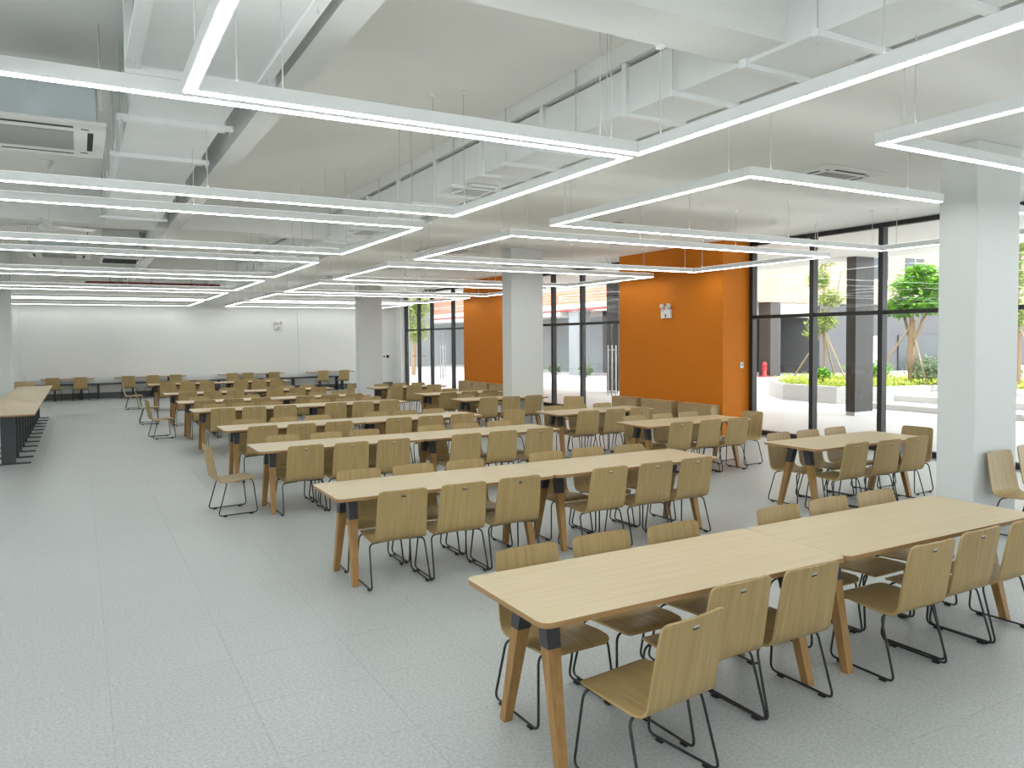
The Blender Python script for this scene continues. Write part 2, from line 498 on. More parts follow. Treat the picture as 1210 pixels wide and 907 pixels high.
def glass_door(n, a, b, leaves, label, hy):
    d = struct(link('door_%d' % n, None), label)
    a += .05; b -= .05
    st = (b - a) / leaves
    for i in range(leaves):
        MB().box(XR + .045, XR + .06, a + i * st + .004, a + (i + 1) * st - .004, .012, ZT - .04).build('pane', M_GLASS, d)
        MB().box(XR + .035, XR + .07, a + i * st + .004, a + (i + 1) * st - .004, .012, .06).build('bottom_rail', M_STEEL, d)
    for y in hy: handle(d, XR + .052, y)
    return d
glazing(1, YF, 11.46, [11.40, 9.905, 8.47, 7.04, 5.61, 4.18, 2.75, 1.32, -.11, -1.54, -2.97, -3.95], (), 'black framed window wall on the courtyard, near the white column')
glazing(2, 14.87, 20.1, [14.93, 17.57, 19.06, 20.05], ((14.93, 17.57, 2),), 'black framed glazing between the two orange walls')
glass_door(1, 14.93, 17.57, 2, 'frameless double glass door with long steel handles', (16.16, 16.34))
glazing(3, 23.48, 30.75, [23.54, 24.75, 26.0, 27.98, 29.3, 30.70], ((26.0, 27.98, 2), (29.3, 30.7, 1)), 'black framed glazing beside the back wall')
glass_door(2, 26.0, 27.98, 2, 'double glass door in the far glazing', (26.88, 27.10))
glass_door(3, 29.3, 30.7, 1, 'single glass door nearest the back wall', (29.5,))

# ------------------------------------------------------------------ furniture prototypes
def chair_shell():
    prof = [(.228, .390), (.214, .401), (.18, .409), (.10, .408), (0, .401), (-.09, .395), (-.15, .392), (-.185, .397), (-.209, .412), (-.222, .436),
            (-.232, .49), (-.250, .59), (-.267, .685), (-.279, .752), (-.2825, .768), (-.289, .796), (-.2915, .806), (-.2935, .813)]
    hw = [.172, .199, .214, .221, .223, .223, .222, .221, .220, .219, .218, .215, .211, .208, .207, .203, .192, .165]
    us = [-1, -.985, -.7, -.35, -.1, .1, .35, .7, .985, 1]
    t = .0125
    nr, nc = len(prof), len(us)
    F, B = [], []
    for i, (y, z) in enumerate(prof):
        a = prof[max(0, i - 1)]; b = prof[min(nr - 1, i + 1)]
        ty, tz = b[0] - a[0], b[1] - a[1]
        l = math.hypot(ty, tz); ny, nz = tz / l, -ty / l     # sitter side normal
        for u in us:
            x = u * hw[i]
            bow = (.012 * (1 - u * u)) if i > 8 else 0
            F.append((x, y - bow, z)); B.append((x, y - bow - ny * t, z - nz * t))
    vs = F + B; n = len(F); fs = []
    for i in range(nr - 1):
        for j in range(nc - 1):
            q = (i * nc + j, i * nc + j + 1, (i + 1) * nc + j + 1, (i + 1) * nc + j)
            fs.append(q); fs.append(tuple(k + n for k in q[::-1]))
    def rim(seq):
        for a, b in zip(seq[:-1], seq[1:]): fs.append((b, a, a + n, b + n))
    rim([j for j in range(nc)]); rim([(nr - 1) * nc + j for j in range(nc)][::-1])
    rim([i * nc for i in range(nr)][::-1]); rim([i * nc + nc - 1 for i in range(nr)])
    m = MB(); m.add(vs, fs, 0, True)
    me = m.mesh('seat_shell', M_OAK)
    return me
def make_chair():
    r = thing('dining_chair', 'x', 'chair')
    sh = link('seat_shell', chair_shell(), r)
    md = sh.modifiers.new('edges', 'EDGE_SPLIT'); md.split_angle = math.radians(50)
    for s in (-1, 1):
        pts = fillet([(s * .05, -.115, .372), (s * .235, -.135, .368), (s * .250, -.235, .0175), (s * .250, .205, .0175), (s * .222, .165, .382), (s * .05, .13, .385)], .045, 4)
        MB().tube(pts, .0072, 6).build('sled_leg', M_BLACK, r)
        for y in (-.16, .13):
            MB().bbox(s * .250 - .011, s * .250 + .011, y - .022, y + .022, 0, .013, .003).build('glide', M_RUBBER, r)
    MB().box(-.06, .06, -.13, .145, .3715, .3815).build('mounting_plate', M_BLACK, r)
    # small metal badge on the back of the chair, tilted with the backrest
    bd = MB()
    c0, t0 = Vector((0, -.3055, .765)), Vector((0, -.175, .985))
    nn = Vector((0, -.985, -.175))
    for lo, hi, mi, w_ in ((-.010, -.002, 1, .020), (-.002, .010, 0, .017)):
        vs = []
        for dn in (0, .002):
            for sx, tt in ((-1, lo), (1, lo), (1, hi), (-1, hi)):
                vs.append(c0 + Vector((sx * w_, 0, 0)) + t0 * tt + nn * dn)
        bd.add(vs, [(0, 1, 2, 3), (7, 6, 5, 4), (4, 5, 1, 0), (5, 6, 2, 1), (6, 7, 3, 2), (7, 4, 0, 3)], mi)
    bd.build('badge', [M_STEEL, M_DARK], r)
    return r
chair0 = make_chair()
used = [False]
def place_chair(x, y, rz, label, group, z=0):
    if not used[0]:
        c = chair0; used[0] = True
    else:
        c = copy_tree(chair0)
    c.location = (x, y, z); c.rotation_euler = (0, 0, rz)
    c['label'] = label; c['category'] = 'chair'; c['group'] = group
    return c
def jit(a): return random.uniform(-a, a)

TL, TD, TH = 2.03, .78, .75
def make_table():
    r = thing('dining_table', 'x', 'table')
    MB().prism(rrect(0, TL, -TD / 2, TD / 2, .055), TH - .026, TH, 1, 0, 1).build('tabletop', [M_TOP, M_EDGE], r)
    fr = MB()
    for y in (-.13, .13): fr.bbox(.14, TL - .14, y - .02, y + .02, TH - .066, TH - .026, .003)
    for x in (.20, TL - .20): fr.bbox(x - .025, x + .025, -.30, .30, TH - .050, TH - .026, .003)
    fr.build('steel_frame', M_BLACK, r)
    for ex in (.20, TL - .20):
        for s in (-1, 1):
            top = Vector((ex, s * .105, TH - .050)); bot = Vector((ex + (.03 if ex > 1 else -.03), s * .265, 0))
            k = .245
            mid = top.lerp(bot, k)
            lg = MB().frustum(bot, mid, (.024, .024), (.035, .035)).build('leg', M_LEG, r)
            MB().frustum(mid + (top - bot).normalized() * .002, top, (.0365, .0365), (.039, .039)).build('bracket', M_BRACKET, lg)
    return r
tab0 = make_table(); tused = [False]
def place_table(x, y, label, group, rz=0):
    if not tused[0]: t = tab0; tused[0] = True
    else: t = copy_tree(tab0)
    t.location = (x, y, 0); t.rotation_euler = (0, 0, rz)
    t['label'] = label; t['category'] = 'table'; t['group'] = group
    return t
def make_ped(length, depth, height, name):
    r = thing(name, 'x', 'table')
    MB().prism(rrect(0, length, -depth / 2, depth / 2, .012, 2), height - .025, height, 1, 0, 1).build('tabletop', [M_TOP, M_EDGE], r)
    for x in (length * .25, length * .75):
        g = MB().bbox(x - .03, x + .03, -.10, .10, .02, height - .03, .004).build('post', M_BRACKET, r)
        MB().bbox(x - .04, x + .04, -.31, .31, 0, .02, .004).build('foot_plate', M_BRACKET, r)
        MB().bbox(x - .03, x + .03, -.28, .28, height - .05, height - .025, .004).build('top_bracket', M_BRACKET, r)
    return r

# ------------------------------------------------------------------ the eight long rows
X0 = 1.735
ROWS = [3.215, 6.28, 9.30, 11.66, 15.0, 17.24, 20.2, 24.9]
CX = [.48, 1.02, 1.56, 2.512, 3.052, 3.592]
RN = ['front', 'second', 'third', 'fourth', 'fifth', 'sixth', 'seventh', 'rearmost']
special = {(0, 0, 0): (2.225, 2.74, .13), (0, 0, 1): (2.785, 2.98, .02), (0, 0, 2): (3.30, 2.98, 0), (0, 0, 3): (4.27, 2.93, -.02), (0, 0, 4): (4.805, 2.96, .0)}
for i, yc in enumerate(ROWS):
    rn = RN[i]
    place_table(X0, yc, 'oak dining table at the aisle end of the %s long row' % rn, 'long row tables')
    place_table(X0 + TL + .002, yc, 'oak dining table at the window end of the %s long row' % rn, 'long row tables')
    for s in (0, 1):
        side = ('near', 'far')[s]
        for k, cx in enumerate(CX):
            x = X0 + cx + jit(.012); y = yc + (-.265 if s == 0 else .265) + jit(.022); a = (0 if s == 0 else PI) + jit(.03)
            if (i, s, k) in special: x, y, a = special[(i, s, k)]
            place_chair(x, y, a, 'oak plywood chair on the %s side of the %s row, %s from the aisle' % (side, rn, ORD[k + 1]), 'chairs along the long rows')
place_chair(1.54, 9.44, -PI / 2 + .08, 'oak chair standing in the aisle at the end of the third row', 'chairs along the long rows')
place_chair(1.47, 17.55, -PI / 2 + .12, 'oak chair standing in the aisle at the end of the sixth row', 'chairs along the long rows')
place_chair(1.46, 20.8, -PI / 2 - .05, 'oak chair standing in the aisle at the end of the seventh row', 'chairs along the long rows')
place_chair(1.38, 25.6, -PI / 2 - .1, 'oak chair standing in the aisle at the end of the rearmost row', 'chairs along the long rows')
place_chair(6.17, 11.2, PI / 2 + .5, 'oak chair at the window end of the fourth row, before the column', 'chairs along the long rows')
place_chair(6.15, 20.3, PI / 2 + .2, 'oak chair at the window end of the seventh row', 'chairs along the long rows')
place_chair(6.12, 17.4, PI / 2 - .2, 'oak chair at the window end of the sixth row', 'chairs along the long rows')

# ------------------------------------------------------------------ single tables by the windows
SINGLE = [(7.07, 6.1, 1), (6.93, 8.80, 1), (6.82, 10.95, 0), (6.92, 14.45, 0), (6.78, 16.4, 0), (6.65, 19.4, 0)]
SN = ['nearest window-side table', 'second window-side table', 'third window-side table', 'fourth window-side table', 'fifth window-side table', 'rearmost window-side table']
for i, (x0, yc, end) in enumerate(SINGLE):
    if i == 3: x0 -= .12
    place_table(x0, yc, 'single oak dining table, ' + SN[i].replace(' table', '') + ' one', 'window-side tables')
    for s in (0, 1):
        for k in range(3):
            if i == 3 and s == 0 and k == 2: pass
            x = x0 + CX[k] + jit(.012); y = yc + (-.265 if s == 0 else .265) + jit(.022)
            place_chair(x, y, (0 if s == 0 else PI) + jit(.03), 'oak chair on the %s side of the %s, %s from the left' % (('near', 'far')[s], SN[i], ORD[k + 1]), 'chairs at the window-side tables')
    if end:
        place_chair(x0 + TL + .16, yc + .02, PI / 2 + .06, 'oak chair at the window end of the %s' % SN[i], 'chairs at the window-side tables')
place_chair(8.2, 4.10, PI - .05, 'oak chair with its back against the nearest white column', 'chairs by the nearest column')
place_chair(8.95, 4.2, PI + .06, 'oak chair at the right edge, just right of the nearest column', 'chairs by the nearest column')
place_chair(8.72, 12.9, PI - .5, 'oak chair between the third window-side table and the glass door', 'chairs at the window-side tables')

# ------------------------------------------------------------------ long counter of pedestal tables and wall tables
ped = make_ped(1.6, .8, .845, 'pedestal_table')
for k in range(6):
    t = ped if k == 0 else copy_tree(ped)
    t.location = (-1.065, 14.66 + k * 1.604, 0); t.rotation_euler = (0, 0, PI / 2)
    t['label'] = 'pedestal table with dark posts at far left, %s from the viewer' % ORD[k + 1]; t['group'] = 'pedestal tables in a line by the left column'
wx = [(-1.19, .42), (1.06, 3.42), (4.59, 7.0), (8.0, 9.85)]
wn = ['left', 'second', 'third', 'right']
for k, (a, b) in enumerate(wx):
    t = make_ped(b - a, .6, .75, 'wall_table')
    t.location = (a, 30.95, 0)
    tag(t, 'oak table pushed against the back wall, ' + ('leftmost of four', 'second from left', 'third from left', 'rightmost of four')[k], 'table', 'tables along the back wall')
WCH = [(-.82, 0), (0.0, 0), (1.5, 1), (2.29, 1), (3.04, 1), (4.98, 2), (5.57, 2), (6.54, 2), (8.46, 3), (9.29, 3)]
for k, (x, t) in enumerate(WCH):
    place_chair(x, 30.62, jit(.06), 'oak chair at the tables along the back wall, %s from the left' % ORD[k + 1], 'chairs along the back wall')
# low wall bench
for k in range(5):
    b = thing('wall_bench', 'low dark bench against the back wall, %s from the left' % ORD[k + 1], 'bench', (-2.0 + k * 2.3, 31.2, 0), 0, 'low benches along the back wall')
    MB().bbox(0, 2.28, -.16, .16, .50, .54, .004).build('seat_board', M_BRACKET, b)
    for x in (.25, 2.03): MB().bbox(x - .03, x + .03, -.14, .14, 0, .50, .004).build('leg', M_BRACKET, b)
# small cabinet by left column
cb = thing('low_cabinet', 'small oak cabinet by the back wall behind the pedestal tables', 'cabinet', (-1.55, 28.3, 0))
MB().bbox(-.3, .28, -.22, .22, .05, .8, .005).build('body', M_CAB, cb)
MB().box(-.28, -.015, -.235, -.22, .08, .77).build('door', M_CAB, cb); MB().box(0, .265, -.235, -.22, .08, .77).build('door', M_CAB, cb)
MB().box(-.28, .26, -.2, .2, 0, .05).build('plinth', M_BLACK, cb)
st = MB().tube([(0, 0, .0), (-.01, 0, .10), (-.04, 0, .2)], .012, 6).build('bottle', M_GALV, None, (-1.5, 28.3, .8))
tag(st, 'thin grey stick standing on the small oak cabinet', 'stick')

# wooden box seats on the orange walls
def box_seat(y0, y1, lab):
    r = thing('box_seat', lab, 'cabinet', (11.1, y0, 0), 0, 'low oak cabinets on the orange walls')
    L_ = y1 - y0
    MB().bbox(.012, .248, 0, L_, .03, .60, .004).build('body', M_CAB, r)
    MB().bbox(0, .248, -.005, L_ + .005, .60, .622, .003).build('top_panel', M_CAB, r)
    MB().bbox(0, .012, .003, L_ / 2 - .002, .05, .595, .002).build('front_panel', M_CAB, r)
    MB().bbox(0, .012, L_ / 2 + .002, L_ - .003, .05, .595, .002).build('front_panel', M_CAB, r)
    MB().box(.03, .24, .02, L_ - .02, 0, .03).build('plinth', M_BLACK, r)
for k, (a, b) in enumerate(((11.53, 12.52), (12.73, 13.76), (13.92, 14.86))):
    box_seat(a, b, 'low oak cabinet against the near orange wall, ' + ('nearest of three', 'middle of three', 'farthest of three')[k])
for k, (a, b) in enumerate(((20.2, 21.2), (21.35, 22.35), (22.45, 23.42))):
    box_seat(a, b, 'low oak cabinet against the far orange wall, ' + ('nearest of three', 'middle of three', 'farthest of three')[k])

# ------------------------------------------------------------------ pendant light loops
ZL, BW, BH = 3.33, .075, .082
cable_mesh = {}
def cable(parent, x, y, ztop):
    h = round(ztop - ZL - BH, 3)
    if h not in cable_mesh:
        m = MB().tube([(0, 0, 0), (0, 0, h)], .0042, 5)
        m.lathe([(.009, 0), (.009, .022), (.004, .03)], n=6)
        p = MB().lathe([(.012, h - .03), (.032, h - .022), (.032, h)], n=10)
        cable_mesh[h] = (m.mesh('cable', M_CABLE), p.mesh('ceiling_cup', M_LAMPBODY))
    a, b = cable_mesh[h]
    c = link('cable', a, parent, (x, y, ZL + BH)); link('ceiling_cup', b, c)
def zceil(x, y):
    if x > XS: return HC
    for a, b in ((3.76, 4.22), (15.0, 15.45), (25.0, 25.45)):
        if a <= y <= b: return 4.03
    if 1.43 <= x <= 1.65 or -3.6 <= x <= -3.38: return 4.03
    return HS
def bar(parent, p, q):
    """bar along x or y between outer corners p and q (rect)"""
    (x0, y0), (x1, y1) = p, q
    MB().bbox(x0, x1, y0, y1, ZL + .003, ZL + BH, .003).build('housing', M_LAMPBODY, parent)
    e = .011
    ex0, ex1, ey0, ey1 = x0 + e, x1 - e, y0 + e, y1 - e
    d = MB().box(ex0, ex1, ey0, ey1, ZL, ZL + .0032)
    d.build('diffuser', M_LED, parent)
    MB().box(ex0, ex1, ey0, ey1, ZL + BH - .0005, ZL + BH + .002).build('added_fill_strip', M_CEIL_FILL, parent)  # glowing strip added on the housing top to light the ceiling
def loop(label, x0, x1, y0, y1, sides='NFLR', cab=1.5, near_x0=None, gap=None):
    g = 'rectangular pendant lights'
    r = thing('pendant_light', label, 'light', (0, 0, 0), 0, g)
    w = BW
    if gap:
        bar(r, (x0, y0), (gap[0] - .002, y0 + w)); bar(r, (gap[1] + .002, y0), (x1, y0 + w))
    elif 'N' in sides: bar(r, ((near_x0 if near_x0 is not None else x0), y0), (x1, y0 + w))
    if 'F' in sides: bar(r, (x0, y1 - w), (x1, y1))
    if 'L' in sides: bar(r, (x0, y0 + w), (x0 + w, y1 - w))
    if 'R' in sides: bar(r, (x1 - w, y0 + w), (x1, y1 - w))
    pts = []
    def along(a, b):
        n = max(2, int(round((b - a) / 2.2)) + 1)
        return [a + .28 + (b - a - .56) * i / (n - 1) for i in range(n)]
    for x in along(x0, x1):
        if 'N' in sides: pts.append((x, y0 + w / 2))
        if 'F' in sides: pts.append((x, y1 - w / 2))
    for y in along(y0, y1):
        if 'L' in sides: pts.append((x0 + w / 2, y))
        if 'R' in sides: pts.append((x1 - w / 2, y))
    for x, y in pts:
        if x < -3.2 or (gap and gap[0] - .05 < x < gap[1] + .05 and y < y0 + w): continue
        cable(r, x, y, zceil(x, y))
    return r
XA = 3.61
LY = [(4.545, 7.62), (8.53, 11.73), (13.08, 16.5), (17.5, 21.15), (22.25, 26.0), (26.9, 30.95)]
loop('white linear light loop over the aisle end of the front row, nearest the viewer', .51, XA, -1.2, 4.488, 'NFLR')
for k, (a, b) in enumerate(LY):
    nm = ORD[k + 2]
    if k == 0:
        r = loop('long white light loop over the aisle, %s from the viewer' % nm, -6.0, XA, a, b, 'NFR', near_x0=-.40)
        bar(r, (-.40, -1.2), (-.40 + BW, a))
        cable(r, -.3625, 1.2, HS)
    else:
        loop('long white light loop over the aisle, %s from the viewer' % nm, -6.0, XA, a, b, 'NFLR')
RY = [(-.3, 3.47), (4.60, 7.72), (8.66, 11.95), (13.2, 16.6), (17.7, 21.2), (22.3, 26.0), (27.1, 30.85)]
for k, (a, b) in enumerate(RY):
    loop('white light loop on the window side, %s from the viewer' % ORD[k + 1], 4.86, 11.03, a, b, 'NFLR', gap=(7.55, 8.63) if k == 1 else None)

# ------------------------------------------------------------------ ducts
def duct(label, x0, x1, z0, z1, y0, y1, pitch, f0, hoff, zc):
    r = thing('air_duct', label, 'duct')
    ys = [y0] + [f0 + pitch * i for i in range(-20, 40) if y0 + .2 < f0 + pitch * i < y1 - .2] + [y1]
    for a, b in zip(ys[:-1], ys[1:]):
        m = MB().bbox(x0, x1, a + .002, b - .002, z0, z1, .004)
        m.build('duct_section', M_DUCT, r)
    for y in ys[1:-1]:
        f = MB()
        f.box(x0 - .035, x0, y - .03, y + .03, z0 - .035, z1 + .035); f.box(x1, x1 + .035, y - .03, y + .03, z0 - .035, z1 + .035)
        f.box(x0, x1, y - .03, y + .03, z0 - .035, z0); f.box(x0, x1, y - .03, y + .03, z1, z1 + .035)
        f.build('flange', M_DUCT2, r)
    for y in ys[1:-1]:
        yy = y + hoff
        if yy > y1 - .1: continue
        h = MB().box(x0 - .09, x1 + .09, yy - .022, yy + .022, z0 - .045, z0 - .001).build('hanger_bar', M_DUCT2, r)
        for x in (x0 - .06, x1 + .06): MB().tube([(x, yy, z0 - .085), (x, yy, zc)], .006, 6).build('hanger_rod', M_CABLE, h)
    return r
duct('large white rectangular air duct beside the lowered ceiling', 4.31, 4.95, 4.0, 4.40, YF + .1, YB - .05, 1.40, 4.13, -.68, HS)
duct('white air duct hanging over the aisle near the left', .42, 1.20, 3.98, 4.02 + .33, 6.2, 14.9, 1.52, 7.62, -.10, HS)
r = thing('duct_damper_box', 'wide white duct box at the near end of the aisle duct', 'duct')
MB().bbox(.42, 1.22, 4.3, 6.1, 3.96, 4.4, .004).build('box', M_DUCT, r)
f = MB(); f.box(.33, 1.37, 6.1, 6.17, 3.90, 3.98); f.box(.33, .43, 6.1, 6.17, 3.98, 4.44); f.box(1.21, 1.37, 6.1, 6.17, 3.98, 4.44); f.box(.43, 1.21, 6.1, 6.17, 4.38, 4.44)
f.build('flange', M_DUCT2, r)
f = MB(); f.box(.33, .42, 4.3, 6.1, 3.93, 3.97); f.box(1.22, 1.30, 4.3, 6.1, 3.93, 3.97); f.build('edge_angle', M_DUCT2, r)
for y in (4.5, 5.9):
    for x in (.375, 1.26): MB().tube([(x, y, 3.9), (x, y, HS)], .008, 6).build('hanger_rod', M_CABLE, r)
# branch ducts and grilles on the large duct
for k, y in enumerate((9.2, 13.6, 18.0)):
    g = thing('air_grille', 'small air outlet under the large duct, %s from the viewer' % ORD[k + 1], 'vent', (4.63, y, 3.965), 0, 'air outlets under the large duct')
    MB().bbox(-.2, .2, -.32, .32, 0, .03, .004).build('frame', M_DUCT2, g)
    for i in range(6): MB().box(-.17, .17, -.27 + i * .1, -.235 + i * .1, -.004, .001).build('slat', M_GRILLE, g)

# ------------------------------------------------------------------ air conditioners
def cassette(label, x, y, z, sx, sy, body=0, group='ceiling air conditioners'):
    r = thing('air_conditioner', label, 'air conditioner', (x, y, z), 0, group)
    MB().bbox(-sx / 2, sx / 2, -sy / 2, sy / 2, -.03, .0, .008).build('panel', M_ACWHITE, r)
    gx, gy = sx * .27, sy * .27
    MB().box(-gx, gx, -gy, gy, -.036, -.0305).build('grille', M_GRILLE, r)
    s_ = MB()
    for sgn in (-1, 1):
        s_.box(-gx, gx, sgn * sy * .39 - .022, sgn * sy * .39 + .022, -.0325, -.0295)
        s_.box(sgn * sx * .39 - .022, sgn * sx * .39 + .022, -gy, gy, -.0325, -.0295)
        for q in (-1, 1):
            s_.box(sgn * sx * .35 - .03, sgn * sx * .35 + .03, q * sy * .35 - .012, q * sy * .35 + .012, -.0325, -.0295)
    s_.build('air_slot', M_DARK, r)
    for sgn in (-1, 1):
        fl = MB().box(-gx, gx, sgn * sy * .355 - .012, sgn * sy * .355 + .012, -.035, -.030).build('flap', M_ACWHITE, r)
    if body:
        MB().bbox(-sx * .43, sx * .43, -sy * .43, sy * .43, .002, body, .01).build('body', M_GALV, r)
        for a in (-1, 1):
            for b in (-1, 1): MB().tube([(a * sx * .46, b * sy * .46, .1), (a * sx * .46, b * sy * .46, HS - z)], .007, 6).build('hanger_rod', M_CABLE, r)
    return r
cassette('white ceiling air conditioner hanging at top left', -.28, 7.82, 3.80, 1.05, 1.28, .36)
cassette('white ceiling air conditioner hanging over the far aisle', -.33, 19.6, 3.93, 1.2, 1.2, .36)
cassette('white air conditioner set in the ceiling near the nearest column', 7.93, 6.35, 3.95, 1.0, 1.0)
cassette('white air conditioner set in the ceiling by the middle column', 7.0, 15.35, 3.95, 1.0, 1.0)
cassette('white air conditioner set in the ceiling toward the back', 7.0, 22.9, 3.95, 1.0, 1.0)
g = thing('return_air_grille', 'dark slatted return air grille over the far aisle', 'vent', (.9, 20.6, 3.93))
MB().bbox(-.42, .42, -.6, .6, 0, .05, .004).build('frame', M_DUCT2, g)
for i in range(9): MB().box(-.37, .37, -.55 + i * .125, -.48 + i * .125, -.006, 0.001).build('slat', M_DARK, g)
MB().box(-.38, .38, -.55, .55, .05, HS - 3.93).build('duct_box', M_DUCT, g)

# ------------------------------------------------------------------ ceiling fans
def fan(label, x, y, z):
    r = thing('ceiling_fan', label, 'fan', (x, y, z), 0, 'ceiling fans')
    MB().lathe([(.02, -.05), (.11, -.045), (.135, 0), (.12, .05), (.05, .075), (.018, .08)], n=20).build('motor', M_ACWHITE, r)
    MB().tube([(0, 0, .06), (0, 0, HS - z - .1)], .013, 8).build('rod', M_ACWHITE, r)
    MB().lathe([(.02, HS - z - .14), (.085, HS - z - .02), (.085, HS - z)], n=16).build('canopy', M_ACWHITE, r)
    for i in range(3):
        a = 2 * PI * i / 3 + .5
        b = MB()
        prof = [(.10, .03), (.22, .055), (.40, .075), (.62, .07), (.66, .05)]
        vs = []
        for rr, hw in prof:
            for sg, dz in ((-1, .012), (1, -.012)):
                vs.append((rr, sg * hw, dz + .02))
        n = len(vs); vs += [(p[0], p[1], p[2] - .006) for p in vs]
        fs = []
        for q in range(0, n - 2, 2):
            fs += [(q, q + 1, q + 3, q + 2), (n + q + 2, n + q + 3, n + q + 1, n + q), (q, q + 2, n + q + 2, n + q), (q + 1, n + q + 1, n + q + 3, q + 3)]
        fs += [(0, n, n + 1, 1), (n - 2, n - 1, 2 * n - 1, 2 * n - 2)]
        b.add(vs, fs)
        b.build('blade', M_ACWHITE, r, (0, 0, 0), a)
fan('white ceiling fan over the aisle, nearer of two', -.34, 12.9, 3.66)
fan('white ceiling fan over the aisle, farther of two', -.35, 23.6, 3.66)

# ------------------------------------------------------------------ small fittings
def detector(label, x, y, z, r0=.055):
    o = MB().lathe([(r0 * .5, -.045), (r0 * .85, -.035), (r0, -.015), (r0, 0)], n=14).build('smoke_detector', M_ACWHITE, None, (x, y, z))
    tag(o, label, 'detector', 'smoke detectors')
detector('small white smoke detector on the ceiling near the second window-side light', 7.98, 8.49, HC)
detector('small white smoke detector on the ceiling by the fourth window-side light', 6.6, 16.9, HC)
detector('small white smoke detector toward the back of the lowered ceiling', 7.0, 25.9, HC)
def speaker(label, x, y):
    r = thing('ceiling_speaker', label, 'speaker', (x, y, HC), 0, 'round ceiling speakers')
    MB().lathe([(.10, -.018), (.125, -.012), (.13, 0)], n=20).build('rim', M_ACWHITE, r)
    MB().lathe([(.02, -.021), (.09, -.0185)], n=20).build('grille', M_GRILLE, r)
speaker('round white ceiling speaker above the near orange wall', 9.66, 12.73)
speaker('round white ceiling speaker between the second and third window-side lights', 7.93, 10.4)
def emergency(label, loc, rz):
    r = thing('emergency_light', label, 'emergency light', loc, rz, 'twin emergency lights')
    MB().bbox(-.165, .165, -.055, 0, -.11, .09, .012).build('box', M_ACWHITE, r)
    for s in (-1, 1):
        h = MB().lathe([(.03, .0), (.058, -.02), (.062, -.055), (.05, -.062)], (s * .105, -.02, .155), 14, axis='y').build('lamp_head', M_ACWHITE, r)
        MB().lathe([(.046, -.0635), (.02, -.066)], (s * .105, -.02, .155), 14, axis='y').build('lens', M_STEEL, h)
    MB().box(-.03, .03, -.045, -.01, .09, .16).build('bracket', M_ACWHITE, r)
    MB().box(-.02, .02, -.058, -.054, -.08, -.02).build('switch', M_DARK, r)
    MB().box(-.12, -.05, -.057, -.054, .05, .062).build('indicator', M_GRILLE, r)
emergency('white twin-head emergency light on the near orange wall', (11.349, 13.14, 2.54), -PI / 2)
emergency('white twin-head emergency light on the back wall', (6.95, YB - .001, 2.58), 0)
o = thing('wall_switch', 'small grey switch plate on the side of the near orange wall', 'switch', (11.88, 11.459, 1.43))
MB().bbox(-.045, .045, -.01, 0, -.06, .06, .003).build('plate', M_GALV, o); MB().box(-.025, .025, -.014, -.009, -.03, .03).build('rocker', M_GRILLE, o)
for k in range(5):
    s_ = .035 if k < 4 else .06
    o = MB().bbox(-s_, s_, -.012, 0, -s_, s_, .003).build('wall_socket', M_DARK, None, (11.05 + k * .11 + (.05 if k == 4 else 0), YB - .001, 1.3))
    tag(o, 'dark wall socket on the back wall by the glass door, %s from the left' % ORD[k + 1], 'socket', 'row of wall sockets')
ex = thing('exit_sign', 'small green exit sign hanging in front of the far glazing', 'sign', (10.35, 24.0, 3.62))
MB().bbox(-.19, .19, -.02, .02, -.09, .09, .004).build('housing', M_ACWHITE, ex)
MB().box(-.17, .17, -.0215, -.0195, -.07, .07).build('face', M_GREEN, ex)
MB().box(-.11, -.03, -.0225, -.021, -.05, .05).build('symbol', M_ACWHITE, ex); MB().box(.04, .09, -.0225, -.021, -.05, .05).build('symbol', M_ACWHITE, ex)
for x in (-.15, .15): MB().tube([(x, 0, .09), (x, 0, HC - 3.62)], .004, 5).build('rod', M_CABLE, ex)
pp = thing('sprinkler_pipe', 'dark red pipe running across under the far ceiling', 'pipe', (0, 27.6, 3.9))
MB().tube([(.2, 0, 0), (4.2, 0, 0)], .035, 10).build('pipe', M_PIPE, pp)
for x in (.9, 2.1, 3.3):
    f = MB(); f.tube([(x, 0, .03), (x, 0, HS - 3.9)], .006, 6); f.box(x - .015, x + .015, -.042, .042, -.042, .042); f.build('clamp', M_BLACK, pp)

# ------------------------------------------------------------------ courtyard
ZG = -.05
struct(MB().box(-40, XL - .2, YF - .2, 60, ZG - .3, ZG).build('ground_side', M_PAVE), 'pale paving outside along the aisle side')
struct(MB().box(-40, XR + .15, -40, YF - .2, ZG - .3, ZG).build('ground_forecourt', M_PAVE), 'pale paving outside behind the viewer')
struct(MB().box(XR + .15, 75, -40, 80, ZG - .3, ZG).build('ground_courtyard', M_PAVE), 'pale paving of the courtyard outside')
struct(MB().box(XR + .12, 18.35, -12, 33, 4.05, 4.5).build('ceiling_colonnade', M_EXTSOFFIT), 'white soffit of the covered walk outside the windows')
for k, (y0, lab) in enumerate(((12.89, 'dark brown-grey pillar outside the windows, before the planter'), (22.9, 'dark brown-grey pillar outside the glass door'), (2.9, 'dark pillar outside the windows, behind the nearest column'), (31.5, 'dark pillar outside at the back corner'))):
    p = thing('outdoor_pillar', lab, 'pillar', (17.4, y0, ZG), 0, 'pillars of the covered walk')
    MB().bbox(0, .73, 0, .28 if k != 1 else .7, .09, 4.12, .006).build('shaft', M_EXTCOL, p)
    MB().bbox(.006, .724, .006, .274 if k != 1 else .69, 0, .09, .004).build('base', M_STONE, p)
